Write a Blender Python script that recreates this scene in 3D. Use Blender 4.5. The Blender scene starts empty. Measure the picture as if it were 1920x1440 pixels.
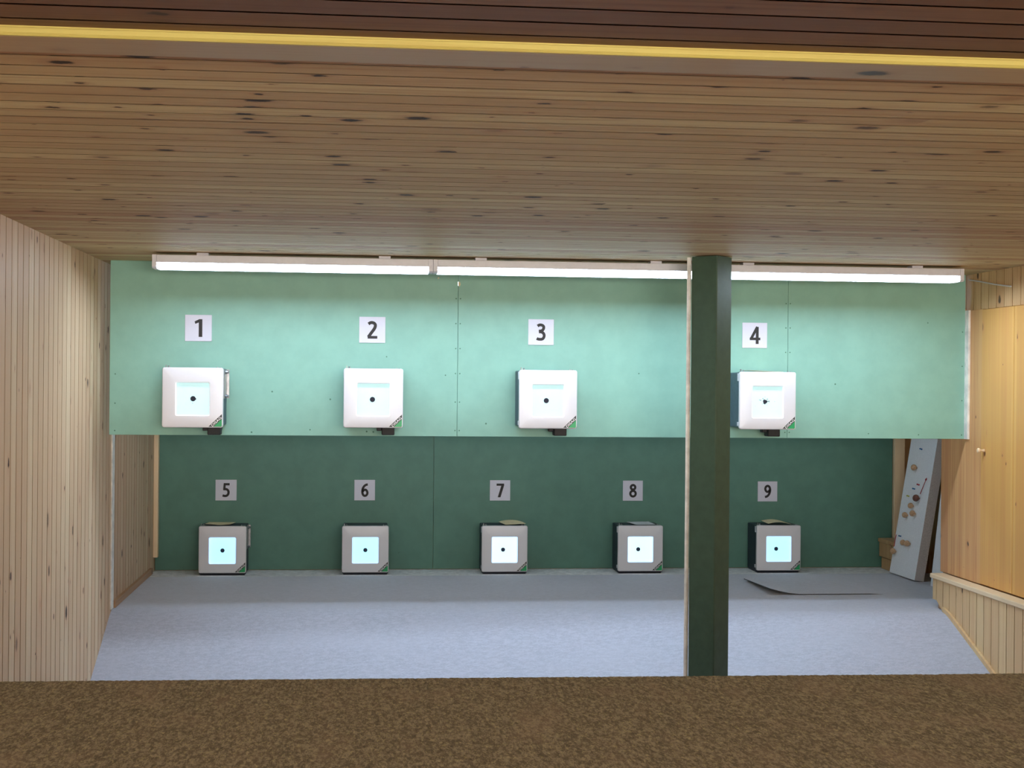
import bpy, math, random
from math import sin, cos, pi, radians
from mathutils import Vector, Matrix

S = bpy.context.scene
COL = S.collection
RND = random.Random(7)

# ------------------------------------------------------------------ camera
CAM_Z = 1.334
YAW, PITCH, ROLL = 0.10278, -0.00124, 0.00898
cam_data = bpy.data.cameras.new('camera')
cam_data.sensor_width = 36.0
cam_data.lens = 36.0 * 2676.4 / 1920.0
cam_data.clip_start = 0.05
cam = bpy.data.objects.new('camera', cam_data)
COL.objects.link(cam)
fw = Vector((sin(YAW) * cos(PITCH), cos(YAW) * cos(PITCH), sin(PITCH)))
rt = Vector((cos(YAW), -sin(YAW), 0))
up = rt.cross(fw)
r2 = rt * cos(ROLL) + up * sin(ROLL)
u2 = -rt * sin(ROLL) + up * cos(ROLL)
m = Matrix((r2, u2, -fw)).transposed().to_4x4()
m.translation = Vector((0, 0, CAM_Z))
cam.matrix_world = m
S.camera = cam

# ------------------------------------------------------------------ exposure, world, light levels
S.view_settings.view_transform = 'Standard'
S.view_settings.look = 'None'
S.view_settings.gamma = 1.0
S.view_settings.exposure = 0.0
S.view_settings.use_curve_mapping = False
S.cycles.use_denoising = True
S.cycles.max_bounces = 10
S.cycles.diffuse_bounces = 6
S.cycles.sample_clamp_indirect = 6.0

world = bpy.data.worlds.new('world')
S.world = world
world.use_nodes = True
world.node_tree.nodes['Background'].inputs[0].default_value = (1.0, 0.86, 0.7, 1)
world.node_tree.nodes['Background'].inputs[1].default_value = 0.02

COOL = (0.68, 0.83, 1.0)
WARM = (1.0, 0.84, 0.60)
TUBE_STRENGTH = 40.0      # opal diffusers of the three fittings over the targets
ROOM_STRENGTH = 9.0      # added warm fitting out of view over the firing counter
REAR_STRENGTH = 21.0      # unseen fitting added between the upper boards and the rear wall
FILL_STRENGTH = 30.0    # glowing panes put in behind the camera as frontal fill


# ------------------------------------------------------------------ node helpers
def new_mat(name):
    mt = bpy.data.materials.new(name)
    mt.use_nodes = True
    nt = mt.node_tree
    b = nt.nodes['Principled BSDF']
    return mt, nt, b


class N:
    """short hand for building node graphs"""
    def __init__(s, nt):
        s.nt = nt

    def new(s, t, **kw):
        n = s.nt.nodes.new(t)
        for k, v in kw.items():
            setattr(n, k, v)
        return n

    def link(s, a, b):
        s.nt.links.new(a, b)

    def val(s, sock, v):
        if hasattr(v, 'is_linked') or isinstance(v, bpy.types.NodeSocket):
            s.link(v, sock)
        else:
            sock.default_value = v

    def math(s, op, a, b=None, c=None, clamp=False):
        n = s.new('ShaderNodeMath', operation=op)
        n.use_clamp = clamp
        s.val(n.inputs[0], a)
        if b is not None:
            s.val(n.inputs[1], b)
        if c is not None:
            s.val(n.inputs[2], c)
        return n.outputs[0]

    def mix(s, f, a, b, mode='MIX'):
        n = s.new('ShaderNodeMix', data_type='RGBA', blend_type=mode)
        s.val(n.inputs[0], f)
        for i, v in ((6, a), (7, b)):
            s.val(n.inputs[i], v if isinstance(v, bpy.types.NodeSocket) else (*v[:3], 1))
        return n.outputs[2]

    def coords(s):
        tc = s.new('ShaderNodeTexCoord')
        sp = s.new('ShaderNodeSeparateXYZ')
        s.link(tc.outputs['Object'], sp.inputs[0])
        return tc.outputs['Object'], sp.outputs

    def comb(s, x, y, z):
        n = s.new('ShaderNodeCombineXYZ')
        for i, v in enumerate((x, y, z)):
            s.val(n.inputs[i], v)
        return n.outputs[0]

    def noise(s, vec, scale=1.0, detail=3.0, rough=0.55, dist=0.0):
        n = s.new('ShaderNodeTexNoise')
        if vec is not None:
            s.link(vec, n.inputs['Vector'])
        n.inputs['Scale'].default_value = scale
        n.inputs['Detail'].default_value = detail
        n.inputs['Roughness'].default_value = rough
        n.inputs['Distortion'].default_value = dist
        return n.outputs['Fac']

    def ramp(s, f, lo, hi):
        n = s.new('ShaderNodeMapRange')
        n.interpolation_type = 'SMOOTHSTEP'
        s.val(n.inputs[0], f)
        n.inputs[1].default_value = lo
        n.inputs[2].default_value = hi
        return n.outputs[0]

    def bump(s, h, strength, dist):
        n = s.new('ShaderNodeBump')
        n.inputs['Strength'].default_value = strength
        n.inputs['Distance'].default_value = dist
        s.link(h, n.inputs['Height'])
        return n.outputs[0]


def lin(r, g, b):
    f = lambda c: (c / 255 / 12.92) if c <= 10 else ((c / 255 + 0.055) / 1.055) ** 2.4
    return (f(r), f(g), f(b))


def wood(name, pale, mid, red, grain=0, across=1, pitch=0.0994, off=0.0, knots=0.55, rough=0.42,
         knot_cell=0.14, knot_dark=(60, 42, 34), spec=0.35, board_var=0.6, streak=0.5):
    mt, nt, b = new_mat(name)
    k = N(nt)
    _, xyz = k.coords()
    g, a = xyz[grain], xyz[across]
    n = k.math('FLOOR', k.math('DIVIDE', k.math('SUBTRACT', a, off), pitch))
    wn = k.new('ShaderNodeTexWhiteNoise', noise_dimensions='1D')
    k.link(n, wn.inputs['W'])
    rnd = wn.outputs['Value']
    wn2 = k.new('ShaderNodeTexWhiteNoise', noise_dimensions='1D')
    k.link(k.math('ADD', n, 31.7), wn2.inputs['W'])
    rnd2 = wn2.outputs['Value']
    gs = k.math('MULTIPLY_ADD', rnd, 23.0, g)
    # long fibres
    fib = k.noise(k.comb(k.math('MULTIPLY', gs, 1.3), k.math('MULTIPLY', a, 55.0), n), 1.0, 4.0, 0.6, 0.6)
    broad = k.noise(k.comb(k.math('MULTIPLY', gs, 0.8), k.math('MULTIPLY', a, 14.0), n), 1.0, 2.0, 0.5, 0.4)
    col = k.mix(k.ramp(rnd, 0.0, 1.0), pale, mid)
    col = k.mix(k.math('MULTIPLY', k.ramp(rnd2, 0.45, 1.0), board_var), col, red)
    col = k.mix(k.math('MULTIPLY', k.ramp(fib, 0.46, 0.64), streak), col, red)
    col = k.mix(k.math('MULTIPLY', k.ramp(broad, 0.5, 0.75), 0.45), col, mid)
    # knots
    vo = k.new('ShaderNodeTexVoronoi', voronoi_dimensions='2D', feature='F1')
    vec = k.comb(k.math('DIVIDE', k.math('MULTIPLY_ADD', rnd, 9.0, k.math('MULTIPLY', g, 0.62)), knot_cell),
                 k.math('DIVIDE', k.math('MULTIPLY_ADD', n, 0.37, a), knot_cell), 0.0)
    k.link(vec, vo.inputs['Vector'])
    vo.inputs['Scale'].default_value = 1.0
    sc = k.new('ShaderNodeSeparateColor')
    k.link(vo.outputs['Color'], sc.inputs[0])
    size = k.math('MULTIPLY', k.math('POWER', k.ramp(sc.outputs[0], 1 - knots, 1.0), 1.5), k.math('MULTIPLY_ADD', sc.outputs[2], 0.16, 0.06))
    wob = k.math('MULTIPLY_ADD', k.noise(k.comb(g, a, n), 60.0, 2.0), 0.11, -0.055)
    d = k.math('ADD', vo.outputs['Distance'], wob)
    core = k.math('SUBTRACT', 1.0, k.ramp(k.math('DIVIDE', d, k.math('MAXIMUM', size, 0.002)), 0.45, 1.0))
    halo = k.math('SUBTRACT', 1.0, k.ramp(k.math('DIVIDE', d, k.math('MAXIMUM', size, 0.002)), 0.8, 2.4))
    isk = k.math('GREATER_THAN', sc.outputs[0], 1 - knots)
    col = k.mix(k.math('MULTIPLY', k.math('MULTIPLY', halo, isk), 0.45), col, red)
    col = k.mix(k.math('MULTIPLY', k.math('MULTIPLY', core, isk), k.ramp(sc.outputs[1], -0.2, 0.8)), col, lin(*knot_dark))
    k.link(col, b.inputs['Base Color'])
    b.inputs['Roughness'].default_value = rough
    b.inputs['Specular IOR Level'].default_value = spec
    k.link(k.bump(fib, 0.15, 0.002), b.inputs['Normal'])
    return mt


def plain(name, rgb, rough=0.5, metallic=0.0, spec=0.5, vary=0.06, scale=30.0, bump=0.0, emit=None, estr=0.0):
    mt, nt, b = new_mat(name)
    k = N(nt)
    co, _ = k.coords()
    nz = k.noise(co, scale, 4.0, 0.6)
    c = lin(*rgb)
    dark = tuple(x * (1 - 2.2 * vary) for x in c)
    light = tuple(min(1, x * (1 + vary)) for x in c)
    k.link(k.mix(k.ramp(nz, 0.3, 0.7), dark, light), b.inputs['Base Color'])
    b.inputs['Roughness'].default_value = rough
    b.inputs['Metallic'].default_value = metallic
    b.inputs['Specular IOR Level'].default_value = spec
    if bump:
        k.link(k.bump(nz, 0.3, bump), b.inputs['Normal'])
    if emit:
        b.inputs['Emission Color'].default_value = (*emit, 1)
        b.inputs['Emission Strength'].default_value = estr
    return mt


def fabric(name, cols, scales, rough=0.95, bump=0.002, stretch=(1, 1, 1), sheen=0.0):
    """three-tone fibrous material: cols dark, mid, light; scales coarse, clump, fibre"""
    mt, nt, b = new_mat(name)
    k = N(nt)
    co, xyz = k.coords()
    v = k.comb(k.math('MULTIPLY', xyz[0], stretch[0]), k.math('MULTIPLY', xyz[1], stretch[1]), k.math('MULTIPLY', xyz[2], stretch[2]))
    coarse = k.noise(v, scales[0], 3.0, 0.6)
    clump = k.noise(v, scales[1], 4.0, 0.65, 0.3)
    fibre = k.noise(v, scales[2], 3.0, 0.7, 0.5)
    dark, mid, light = [lin(*c) for c in cols]
    col = k.mix(k.ramp(clump, 0.38, 0.66), dark, mid)
    col = k.mix(k.math('MULTIPLY', k.ramp(fibre, 0.48, 0.72), 0.8), col, light)
    col = k.mix(k.math('MULTIPLY', k.ramp(coarse, 0.42, 0.68), 0.4), col, mid)
    k.link(col, b.inputs['Base Color'])
    b.inputs['Roughness'].default_value = rough
    b.inputs['Specular IOR Level'].default_value = 0.1
    b.inputs['Sheen Weight'].default_value = sheen
    b.inputs['Sheen Roughness'].default_value = 0.45
    h = k.math('ADD', clump, fibre)
    k.link(k.bump(h, 0.6, bump), b.inputs['Normal'])
    return mt


def felt_material():
    mt, nt, b = new_mat('brown_felt')
    k = N(nt)
    co, xyz = k.coords()
    v = k.comb(xyz[0], k.math('MULTIPLY', xyz[1], 0.36), xyz[2])
    n1 = k.noise(v, 14.0, 3.0, 0.55)
    n2 = k.noise(v, 220.0, 6.0, 0.8, 0.2)
    n3 = k.noise(k.comb(k.math('ADD', xyz[0], 7.3), k.math('MULTIPLY', xyz[1], 0.36), xyz[2]), 300.0, 4.0, 0.7, 0.6)
    n4 = k.noise(k.comb(xyz[0], k.math('MULTIPLY_ADD', xyz[1], 0.45, 3.1), xyz[2]), 90.0, 3.0, 0.6, 0.3)
    col = k.mix(k.ramp(n2, 0.43, 0.60), lin(80, 75, 62), lin(120, 112, 94))
    col = k.mix(k.math('MULTIPLY', k.ramp(n3, 0.50, 0.70), 0.55), col, lin(154, 147, 108))
    col = k.mix(k.math('MULTIPLY', k.ramp(n4, 0.56, 0.72), 0.5), col, lin(60, 54, 44))
    col = k.mix(k.math('MULTIPLY', k.ramp(n1, 0.5, 0.7), 0.35), col, lin(118, 104, 88))
    k.link(col, b.inputs['Base Color'])
    b.inputs['Roughness'].default_value = 1.0
    b.inputs['Specular IOR Level'].default_value = 0.05
    k.link(k.bump(n2, 0.5, 0.0015), b.inputs['Normal'])
    return mt


# ------------------------------------------------------------------ mesh helpers
class MB:
    def __init__(s):
        s.v, s.f = [], []

    def add(s, vs, fs):
        o = len(s.v)
        s.v += [tuple(v) for v in vs]
        s.f += [tuple(i + o for i in f) for f in fs]
        return s

    def quad(s, a, b, c, d):
        return s.add([a, b, c, d], [(0, 1, 2, 3)])

    def box(s, x0, x1, y0, y1, z0, z1, M=None, c=0.0):
        """box with every edge chamfered by c"""
        if c <= 0:
            vs = [Vector((x, y, z)) for x in (x0, x1) for y in (y0, y1) for z in (z0, z1)]
            fs = [(0, 1, 3, 2), (4, 6, 7, 5), (0, 4, 5, 1), (2, 3, 7, 6), (0, 2, 6, 4), (1, 5, 7, 3)]
        else:
            vs, idx = [], {}
            X, Y, Z = (x0, x1), (y0, y1), (z0, z1)
            for i in (0, 1):
                for j in (0, 1):
                    for l in (0, 1):
                        sx, sy, sz = (c if i == 0 else -c), (c if j == 0 else -c), (c if l == 0 else -c)
                        for ax, p in enumerate(((X[i], Y[j] + sy, Z[l] + sz), (X[i] + sx, Y[j], Z[l] + sz), (X[i] + sx, Y[j] + sy, Z[l]))):
                            idx[i, j, l, ax] = len(vs)
                            vs.append(Vector(p))
            q = lambda *k: tuple(idx[t] for t in k)
            fs = []
            for i in (0, 1):
                fs.append(q((i, 0, 0, 0), (i, 0, 1, 0), (i, 1, 1, 0), (i, 1, 0, 0)))
                fs.append(q((0, i, 0, 1), (0, i, 1, 1), (1, i, 1, 1), (1, i, 0, 1)))
                fs.append(q((0, 0, i, 2), (0, 1, i, 2), (1, 1, i, 2), (1, 0, i, 2)))
                for j in (0, 1):
                    fs.append(q((i, j, 0, 0), (i, j, 1, 0), (i, j, 1, 1), (i, j, 0, 1)))
                    fs.append(q((i, 0, j, 0), (i, 1, j, 0), (i, 1, j, 2), (i, 0, j, 2)))
                    fs.append(q((0, i, j, 1), (1, i, j, 1), (1, i, j, 2), (0, i, j, 2)))
                    for l in (0, 1):
                        fs.append(q((i, j, l, 0), (i, j, l, 1), (i, j, l, 2)))
        if M is not None:
            vs = [M @ v for v in vs]
        return s.add(vs, fs)

    def tube(s, p0, p1, r0, r1=None, n=12, caps=True):
        r1 = r0 if r1 is None else r1
        p0, p1 = Vector(p0), Vector(p1)
        d = (p1 - p0).normalized()
        t = Vector((0, 0, 1)) if abs(d.z) < 0.9 else Vector((1, 0, 0))
        a = d.cross(t).normalized()
        b = d.cross(a)
        vs = []
        for p, r in ((p0, r0), (p1, r1)):
            for i in range(n):
                w = 2 * pi * i / n
                vs.append(p + (a * cos(w) + b * sin(w)) * r)
        fs = [(i, (i + 1) % n, n + (i + 1) % n, n + i) for i in range(n)]
        if caps:
            fs += [tuple(range(n))[::-1], tuple(range(n, 2 * n))]
        return s.add(vs, fs)

    def lathe(s, origin, axis, prof, n=16):
        """prof: list of (distance along axis, radius)"""
        o, d = Vector(origin), Vector(axis).normalized()
        t = Vector((0, 0, 1)) if abs(d.z) < 0.9 else Vector((1, 0, 0))
        a = d.cross(t).normalized()
        b = d.cross(a)
        vs = []
        for h, r in prof:
            for i in range(n):
                w = 2 * pi * i / n
                vs.append(o + d * h + (a * cos(w) + b * sin(w)) * max(r, 1e-5))
        fs = []
        for j in range(len(prof) - 1):
            fs += [(j * n + i, j * n + (i + 1) % n, (j + 1) * n + (i + 1) % n, (j + 1) * n + i) for i in range(n)]
        fs += [tuple(range(n))[::-1], tuple(range((len(prof) - 1) * n, len(prof) * n))]
        return s.add(vs, fs)

    def prism(s, poly, axis, a, b):
        """poly: 2D outline; axis 0/1/2 is the extrusion axis, a..b its span"""
        def P(u, w, t):
            return {0: (t, u, w), 1: (u, t, w), 2: (u, w, t)}[axis]
        n = len(poly)
        vs = [P(u, w, a) for u, w in poly] + [P(u, w, b) for u, w in poly]
        fs = [(i, (i + 1) % n, n + (i + 1) % n, n + i) for i in range(n)]
        fs += [tuple(range(n))[::-1], tuple(range(n, 2 * n))]
        return s.add(vs, fs)

    def loops(s, L, close_first=False, close_last=False):
        n = len(L[0])
        vs = [p for l in L for p in l]
        fs = []
        for j in range(len(L) - 1):
            fs += [(j * n + i, j * n + (i + 1) % n, (j + 1) * n + (i + 1) % n, (j + 1) * n + i) for i in range(n)]
        if close_first:
            fs.append(tuple(range(n))[::-1])
        if close_last:
            fs.append(tuple(range((len(L) - 1) * n, len(L) * n)))
        return s.add(vs, fs)

    def mesh(s, name, smooth=None):
        me = bpy.data.meshes.new(name)
        me.from_pydata(s.v, [], s.f)
        me.update()
        import bmesh
        bm = bmesh.new()
        bm.from_mesh(me)
        bmesh.ops.recalc_face_normals(bm, faces=bm.faces)
        bm.to_mesh(me)
        bm.free()
        if smooth is not None:
            me.polygons.foreach_set('use_smooth', [True] * len(me.polygons))
            me.set_sharp_from_angle(angle=radians(smooth))
        return me


def obj(name, mb, mt, parent=None, loc=None, smooth=None):
    me = mb if isinstance(mb, bpy.types.Mesh) else mb.mesh(name, smooth)
    if mt is not None and not me.materials:
        me.materials.append(mt)
    o = bpy.data.objects.new(name, me)
    COL.objects.link(o)
    if parent is not None:
        o.parent = parent
    if loc is not None:
        o.location = loc
    return o


def struct(name, mb, mt, parent=None, **kw):
    o = obj(name, mb, mt, parent, **kw)
    if parent is None:
        o['kind'] = 'structure'
    return o


def tag(o, label, cat, group=None):
    o['label'] = label
    o['category'] = cat
    if group:
        o['group'] = group
    return o


def empty(name, loc, label, cat, group=None, rotz=0.0):
    o = bpy.data.objects.new(name, None)
    o.empty_display_size = 0.1
    COL.objects.link(o)
    o.location = loc
    o.rotation_euler = (0, 0, rotz)
    return tag(o, label, cat, group)


def rrect(w, h, r, y, cx=0.0, cz=0.0, n=5):
    pts = []
    for qx, qz, a0 in ((1, 1, 0), (-1, 1, 90), (-1, -1, 180), (1, -1, 270)):
        for i in range(n + 1):
            a = radians(a0 + 90 * i / n)
            pts.append((cx + qx * (w / 2 - r) + r * cos(a), y, cz + qz * (h / 2 - r) + r * sin(a)))
    return pts


def grooved(across0, across1, first, pitch, gw=0.0040, gd=0.014, ch=0.0003, under=0.010):
    """profile (across, depth) of tongue-and-groove boarding; depth is measured into the boarding"""
    pts = [(across0, 0.0)]
    k0 = math.ceil((across0 - first) / pitch + 1e-6)
    a = first + k0 * pitch
    while a < across1 - 0.004:
        j = RND.uniform(-0.0006, 0.0006)
        w = gw / 2 + RND.uniform(-0.0005, 0.0007)
        if a - w - ch > across0:
            pts += [(a + j - w - ch, 0.0), (a + j - w, ch), (a + j - w, gd), (a + j + w + under, gd), (a + j + w + under, ch * 2), (a + j + w, ch), (a + j + w + ch, 0.0)]
        a += pitch
    pts.append((across1, 0.0))
    return pts


def boarding(mb, prof, fn, g0, g1):
    """extrude a profile; fn(across, depth, grain) -> point; g0/g1 numbers or functions of across"""
    f0 = g0 if callable(g0) else (lambda a: g0)
    f1 = g1 if callable(g1) else (lambda a: g1)
    vs = []
    for a, d in prof:
        vs += [fn(a, d, f0(a)), fn(a, d, f1(a))]
    fs = [(2 * i, 2 * i + 1, 2 * i + 3, 2 * i + 2) for i in range(len(prof) - 1)]
    return mb.add(vs, fs)


# ------------------------------------------------------------------ materials
PITCH_B = 0.09938
M_ceil = wood('ceiling_boards', lin(212, 194, 150), lin(194, 168, 128), lin(176, 134, 104), 0, 1, PITCH_B, 3.052, knots=0.85, board_var=0.85, streak=0.45, rough=0.6, spec=0.12)
M_near = wood('varnished_ceiling_boards', lin(126, 92, 70), lin(114, 80, 60), lin(100, 66, 48), 0, 1, 0.1, 2.647, knots=0.3, rough=0.5, spec=0.15)
M_lwall = wood('left_wall_boards', lin(216, 192, 160), lin(204, 174, 142), lin(198, 154, 124), 2, 1, PITCH_B, 5.937, knots=0.7, board_var=0.6, streak=0.3, rough=0.55, spec=0.2)
M_rwall = wood('right_wall_boards', lin(216, 180, 134), lin(208, 170, 124), lin(192, 142, 100), 2, 1, PITCH_B, 7.346, knots=0.42)
M_wains = wood('wainscot_boards', lin(222, 192, 144), lin(214, 180, 134), lin(204, 160, 116), 2, 1, 0.0935, 7.188, knots=0.4, streak=0.5, board_var=0.8)
M_recess = wood('recess_boards', lin(200, 166, 120), lin(190, 150, 106), lin(168, 116, 78), 2, 1, PITCH_B, 9.0, knots=0.4)
M_door = wood('glued_pine_door', lin(222, 174, 100), lin(210, 156, 88), lin(206, 138, 88), 2, 1, 0.062, 7.1, knots=0.34,
              knot_cell=0.11, knot_dark=(120, 76, 44), board_var=0.5, streak=0.35, rough=0.35)
M_jamb = wood('pine_panel', lin(218, 172, 116), lin(208, 156, 104), lin(186, 120, 80), 2, 1, 0.05, 7.1, knots=0.25, board_var=0.8)
M_cap = wood('planed_pine', lin(232, 208, 172), lin(226, 200, 164), lin(216, 184, 146), 1, 0, 0.2, 0.1, knots=0.1, streak=0.25)
M_trimw = wood('pine_trim', lin(190, 150, 110), lin(176, 132, 96), lin(156, 108, 78), 1, 2, 0.2, -1.0, knots=0.1)
M_beam = wood('beam_board', lin(172, 148, 112), lin(166, 140, 106), lin(156, 124, 92), 0, 1, 0.3, 2.6, knots=0.4, streak=0.3)
M_lip = wood('yellow_pine_lip', lin(184, 174, 98), lin(174, 162, 88), lin(162, 142, 72), 0, 2, 0.1, 1.9, knots=0.25,  # yellow lamp light on the lip is put into its wood colour
             knot_dark=(140, 100, 40), streak=0.45)
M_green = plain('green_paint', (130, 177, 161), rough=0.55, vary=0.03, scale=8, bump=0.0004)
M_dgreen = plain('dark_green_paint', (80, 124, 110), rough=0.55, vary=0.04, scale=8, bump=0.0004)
M_edge = plain('raw_board_edge', (150, 176, 140), rough=0.8)
M_post = plain('post_green_paint', (66, 86, 70), rough=0.5, spec=0.2, vary=0.05, scale=20)
M_white = plain('white_plastic', (212, 210, 214), rough=0.35, vary=0.01, scale=5)
M_house = plain('white_enamel', (204, 204, 212), rough=0.4, vary=0.02)
M_sign = plain('white_sign_plate', (204, 204, 218), rough=0.5, vary=0.015, scale=6)
M_digit = plain('black_digit', (24, 20, 22), rough=0.6, vary=0.1)
M_case = plain('blue_grey_case', (58, 74, 90), rough=0.45, vary=0.12, scale=40)
M_caseL = plain('dark_navy_case', (36, 42, 58), rough=0.45, vary=0.12, scale=40)
M_markL = plain('glare_grey_aiming_mark', (52, 66, 92), rough=0.9, vary=0.1)
M_steel = plain('galvanised_steel', (150, 152, 156), rough=0.35, metallic=0.8, vary=0.1, scale=50)
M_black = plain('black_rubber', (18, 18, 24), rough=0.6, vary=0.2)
M_mark = plain('black_aiming_mark', (38, 36, 48), rough=0.9, vary=0.1)
M_lgreen = plain('logo_green', (0, 146, 84), rough=0.4, vary=0.02)
M_lblack = plain('logo_black', (42, 40, 40), rough=0.5, vary=0.05)
M_lwhite = plain('logo_white', (232, 232, 232), rough=0.5, vary=0.02)
M_card = plain('cream_card', (240, 222, 180), rough=0.8, vary=0.05, scale=30)
M_cardw = plain('white_card', (222, 222, 226), rough=0.8, vary=0.04, scale=30)
M_foam = plain('white_foam', (246, 247, 252), rough=0.9, vary=0.03, scale=120, bump=0.0006)
M_foamside = plain('cut_foam_edge', (214, 208, 206), rough=0.95, vary=0.12, scale=260, bump=0.001)
M_ball = plain('pale_wood_ball', (198, 160, 124), rough=0.5, vary=0.12, scale=60)
M_ballb = plain('brown_wood_ball', (112, 66, 50), rough=0.45, vary=0.2, scale=60)
M_red = plain('red_paint', (168, 44, 56), rough=0.5)
M_blue = plain('blue_plastic', (40, 110, 170), rough=0.4)
M_yel = plain('yellow_plastic', (196, 196, 70), rough=0.4)
M_grout = plain('bare_screed', (232, 230, 230), rough=0.9, vary=0.10, scale=22, bump=0.001)
M_paintw = plain('worn_white_paint', (230, 228, 222), rough=0.7, vary=0.10, scale=14)
M_carpet = fabric('grey_needle_carpet', ((168, 172, 186), (182, 186, 200), (200, 204, 216)), (2.2, 45.0, 170.0), bump=0.0012, stretch=(0.6, 1.4, 1), sheen=0.35)
M_deep = fabric('lane_carpet', ((150, 146, 140), (176, 172, 164), (190, 186, 178)), (2.2, 26.0, 120.0), bump=0.0012)
M_felt = felt_material()
M_opal = plain('opal_diffuser', (240, 240, 240), rough=0.4, emit=COOL, estr=TUBE_STRENGTH)
M_rear = plain('rear_diffuser', (240, 240, 240), rough=0.4, emit=COOL, estr=REAR_STRENGTH)
M_warm = plain('warm_diffuser', (240, 236, 220), rough=0.4, emit=WARM, estr=ROOM_STRENGTH)
M_glow = plain('lit_window_pane', (240, 240, 235), rough=0.3, emit=(1.0, 0.91, 0.80), estr=FILL_STRENGTH)
M_plaster = plain('room_plaster', (186, 168, 144), rough=0.9, vary=0.04)
M_roomfloor = plain('room_floor', (120, 100, 80), rough=0.7, vary=0.1)


def paper_mat(name, tint, strength, base=(228, 238, 240)):
    """target paper lit by the diodes inside the frame"""
    return plain(name, base, rough=0.9, vary=0.01, emit=tint, estr=strength)


M_paperU = paper_mat('target_paper_upper', (0.50, 0.92, 0.97), 0.58, (184, 206, 208))
M_paperW = paper_mat('target_paper_white_light', (0.62, 0.96, 1.0), 0.95)
M_paperC = paper_mat('target_paper_blue_light', (0.34, 0.86, 1.0), 0.95)

M_rimU = plain('lit_rim_upper', (232, 236, 240), rough=0.5, vary=0.01, emit=(0.8, 0.95, 1.0), estr=0.25)
M_rimL = plain('lit_rim_lower', (232, 236, 240), rough=0.5, vary=0.01, emit=(0.30, 0.52, 1.0), estr=0.9)

# ------------------------------------------------------------------ room shell
CZ = 1.983
XL, XR = -1.444, 3.5
YP, YW = 8.0, 10.132
Z0 = -0.42

# far ceiling: boards run across the lanes
mb = MB()
boarding(mb, grooved(2.80, YW + 0.05, 3.052, PITCH_B, gw=0.0068, ch=0.00004, under=0.08), lambda a, d, g: (g, a, CZ + d), XL - 0.03, 4.05)
struct('ceiling', mb, M_ceil)
# ceiling of the firing room, darker varnish
mb = MB()
boarding(mb, grooved(-2.2, 2.704, 2.647 - 0.3, 0.1, gw=0.0095, gd=0.014, ch=0.00005, under=0.08), lambda a, d, g: (g, a, CZ - 0.002 + d), XL - 0.03, 4.05)
struct('ceiling_firing_room', mb, M_near)
# beam board with lit pine lip
mb = MB().box(XL - 0.02, 4.04, 2.712, 2.845, 1.9635, CZ + 0.01, c=0.002)
struct('trim_beam', mb, M_beam)
mb = MB().box(XL - 0.02, 4.04, 2.700, 2.7118, 1.9630, CZ + 0.002, c=0.003)
mb.box(XL - 0.02, 4.04, 2.6975, 2.7, 1.9665, 1.9775, c=0.001)
struct('trim_lip', mb, M_lip)

# left wall
mb = MB()
boarding(mb, grooved(-2.2, YW + 0.02, 5.937, PITCH_B, gw=0.0095), lambda a, d, g: (XL - d, a, g), Z0, CZ)
struct('wall_left', mb, M_lwall)
# right wall above the doors
mb = MB()
boarding(mb, grooved(-2.2, 8.36, 7.346, PITCH_B, gw=0.006), lambda a, d, g: (XR + d, a, g), 1.775, CZ)
boarding(mb, grooved(-2.2, 6.80, 7.346, PITCH_B), lambda a, d, g: (XR + d, a, g), 0.19, 1.775)
mb.box(XR + 0.012, XR + 0.05, 6.7, 8.355, Z0, CZ)
struct('wall_right', mb, M_rwall)
# fixed panel behind the target board, then the doors
mb = MB().box(3.488, XR + 0.011, 7.79, 8.358, 0.2095, 1.7745, c=0.002)
struct('wall_right_panel', mb, M_jamb)


def door(name, y0, y1):
    d = struct(name, MB().box(3.482, XR + 0.011, y0, y1, 0.214, 1.771, c=0.0025), M_door)
    return d


d1 = door('door_1', 7.384, 7.786)
d2 = door('door_2', 6.81, 7.380)
kn = MB().lathe((3.482, 7.745, 0.972), (-1, 0, 0), [(0, 0.009), (0.004, 0.0075), (0.012, 0.006), (0.02, 0.0075), (0.026, 0.0125), (0.033, 0.0145), (0.039, 0.012), (0.042, 0.005)], 20)
h = obj('door_handle', kn, M_cap, d1, smooth=40)
h['label'] = 'small turned pale wooden knob'

# white painted strip and pale jamb between door panel and target board
struct('trim_1', MB().box(3.474, 3.4875, 7.952, 8.012, 1.027, 1.7745, c=0.001), M_paintw)
struct('trim_2', MB().box(3.480, 3.4875, 8.0125, 8.05, 1.03, 1.783, c=0.001), M_jamb)

# ramp of carpet down to the lane floor; its top edge runs a little askew
XA, XB = XL, 3.52
def rtop(x):
    t = (x - XL) / (3.407 - XL)
    return 8.44 + t * (8.06 - 8.44)
def rslope(x):
    t = (x - XL) / (3.407 - XL)
    return 0.455 + t * (0.375 - 0.455)
def floor_z(x, y):
    """height of the lane surface in front of the flat part"""
    dy = rtop(x) - y
    s = rslope(x)
    e = 0.06
    if dy < -e:
        z = 0.0
    elif dy < e:
        z = -s * (dy + e) ** 2 / (4 * e)
    else:
        z = -s * dy
    return max(z, Z0)
ys = [9.765, 9.4, 9.1, 8.8] + [8.62 - 0.02 * i for i in range(40)] + [7.8 - 0.05 * i for i in range(20)]
xs = [XA + (XB - XA) * i / 40 for i in range(41)]
mb = MB()
vs = [(x, y, floor_z(x, y) + 0.006) for y in ys for x in xs]
nx = len(xs)
fs = [(j * nx + i, j * nx + i + 1, (j + 1) * nx + i + 1, (j + 1) * nx + i) for j in range(len(ys) - 1) for i in range(nx - 1)]
mb.add(vs, fs)
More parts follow.
